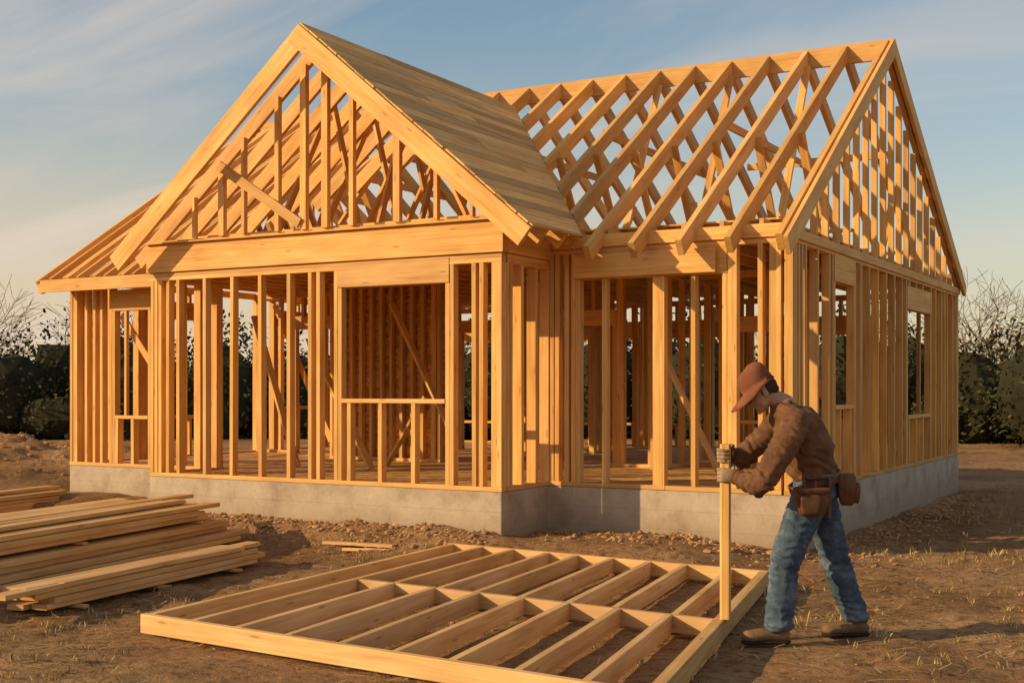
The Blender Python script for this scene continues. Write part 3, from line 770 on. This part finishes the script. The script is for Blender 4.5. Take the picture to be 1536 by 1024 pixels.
TM=[tree_mesh(s,5.0,5) for s in (3,11,23,37)]
random.seed(99)
for i,(q,d,s) in enumerate([(-18.6,43,1.4),(-16.4,45,1.25),(-20.5,46,1.5),(-14.4,44,1.05),(-23,44,1.3),(-17.4,49,1.5),(15.8,42,1.4),(17.8,40,1.35),(20.2,44,1.5),(14.6,46,1.3),(22.8,42,1.4),(17.0,48,1.6),(-10,46,1.0),(-3,47,1.0),(4,46,1.0),(9.5,45,1.05),(-26,46,1.2),(26,45,1.2)]):
    o=bpy.data.objects.new('bare_tree',TM[i%4]); p=vw*d+rt*q; o.location=(p.x,p.y,0); o.rotation_euler=(0,0,U(0,6.28)); o.scale=(s,s,s*.95); COL.objects.link(o)

# ------------------------------------------------------------------ light, sky, camera
EL=math.radians(20); hx,hy=-.72,-.69; hl=math.hypot(hx,hy); hx/=hl;hy/=hl
sd=V((hx*math.cos(EL),hy*math.cos(EL),math.sin(EL)))
ld=bpy.data.lights.new('sun','SUN'); ld.energy=5.0; ld.angle=math.radians(.55); ld.color=(1,.74,.41)
lo=bpy.data.objects.new('sun',ld); lo.rotation_euler=sd.to_track_quat('Z','Y').to_euler(); lo.location=(-20,-10,20); COL.objects.link(lo)
w=bpy.data.worlds.new('World'); scene.world=w; w.use_nodes=True; nt=w.node_tree; L=nt.links
bg=nt.nodes.get('Background'); sky=N(nt,'ShaderNodeTexSky'); sky.sky_type='NISHITA'; sky.sun_disc=False
sky.sun_elevation=EL; sky.sun_rotation=math.atan2(hx,hy)%(2*math.pi); sky.air_density=1.25; sky.dust_density=.9; sky.ozone_density=1.6
tc=N(nt,'ShaderNodeTexCoord'); sp=N(nt,'ShaderNodeSeparateXYZ'); L.new(tc.outputs['Generated'],sp.inputs[0])
za=N(nt,'ShaderNodeMath',operation='ADD'); za.inputs[1].default_value=.16; L.new(sp.outputs[2],za.inputs[0])
zc=N(nt,'ShaderNodeMath',operation='MAXIMUM'); zc.inputs[1].default_value=.05; L.new(za.outputs[0],zc.inputs[0])
dx=N(nt,'ShaderNodeMath',operation='DIVIDE'); dy=N(nt,'ShaderNodeMath',operation='DIVIDE')
L.new(sp.outputs[0],dx.inputs[0]);L.new(zc.outputs[0],dx.inputs[1]);L.new(sp.outputs[1],dy.inputs[0]);L.new(zc.outputs[0],dy.inputs[1])
cb=N(nt,'ShaderNodeCombineXYZ'); L.new(dx.outputs[0],cb.inputs[0]);L.new(dy.outputs[0],cb.inputs[1])
mp=N(nt,'ShaderNodeMapping'); mp.inputs['Rotation'].default_value=(0,0,math.radians(-35)); mp.inputs['Scale'].default_value=(.55,1.5,1); mp.inputs['Location'].default_value=(5.3,2.2,0); L.new(cb.outputs[0],mp.inputs[0])
cn=N(nt,'ShaderNodeTexNoise'); cn.inputs['Scale'].default_value=1.1; cn.inputs['Detail'].default_value=8; cn.inputs['Roughness'].default_value=.58; cn.inputs['Distortion'].default_value=.9; L.new(mp.outputs[0],cn.inputs['Vector'])
cr=ramp(nt,[(.40,(0,0,0)),(.74,(.75,.75,.75))]); L.new(cn.outputs[0],cr.inputs[0])
hz=N(nt,'ShaderNodeMapRange'); hz.interpolation_type='SMOOTHSTEP'; hz.inputs[1].default_value=-.02; hz.inputs[2].default_value=.29; hz.inputs[3].default_value=.75; hz.inputs[4].default_value=0; L.new(sp.outputs[2],hz.inputs[0])
sv=N(nt,'ShaderNodeVectorMath',operation='DOT_PRODUCT'); sv.inputs[1].default_value=(-.80,-.60,0); L.new(tc.outputs['Generated'],sv.inputs[0])
sr=N(nt,'ShaderNodeMapRange'); sr.inputs[1].default_value=-.5; sr.inputs[2].default_value=.6; sr.inputs[3].default_value=.5; sr.inputs[4].default_value=1.7; L.new(sv.outputs['Value'],sr.inputs[0])
hm=N(nt,'ShaderNodeMath',operation='MULTIPLY'); hm.use_clamp=True; L.new(hz.outputs[0],hm.inputs[0]); L.new(sr.outputs[0],hm.inputs[1])
mh=N(nt,'ShaderNodeMix',data_type='RGBA'); L.new(hm.outputs[0],mh.inputs[0]); L.new(sky.outputs[0],mh.inputs[6]); mh.inputs[7].default_value=(6.4,4.9,3.3,1)
cs=N(nt,'ShaderNodeMath',operation='MULTIPLY'); cs.use_clamp=True; L.new(cr.outputs[0],cs.inputs[0]); L.new(sr.outputs[0],cs.inputs[1])
mx=N(nt,'ShaderNodeMix',data_type='RGBA'); L.new(cs.outputs[0],mx.inputs[0]); L.new(mh.outputs[2],mx.inputs[6]); mx.inputs[7].default_value=(6.0,5.1,4.2,1)
L.new(mx.outputs[2],bg.inputs['Color']); bg.inputs['Strength'].default_value=.125
cd=bpy.data.cameras.new('camera'); cam=bpy.data.objects.new('camera',cd); COL.objects.link(cam)
cam.location=(0,0,1.6); cam.rotation_euler=(math.radians(90),0,math.radians(29.5)); cd.sensor_width=36; cd.lens=36*1900/1536; cd.shift_y=(582-512)/1536; cd.clip_end=3000
scene.camera=cam
scene.view_settings.view_transform='Standard'; scene.view_settings.look='None'; scene.view_settings.exposure=0
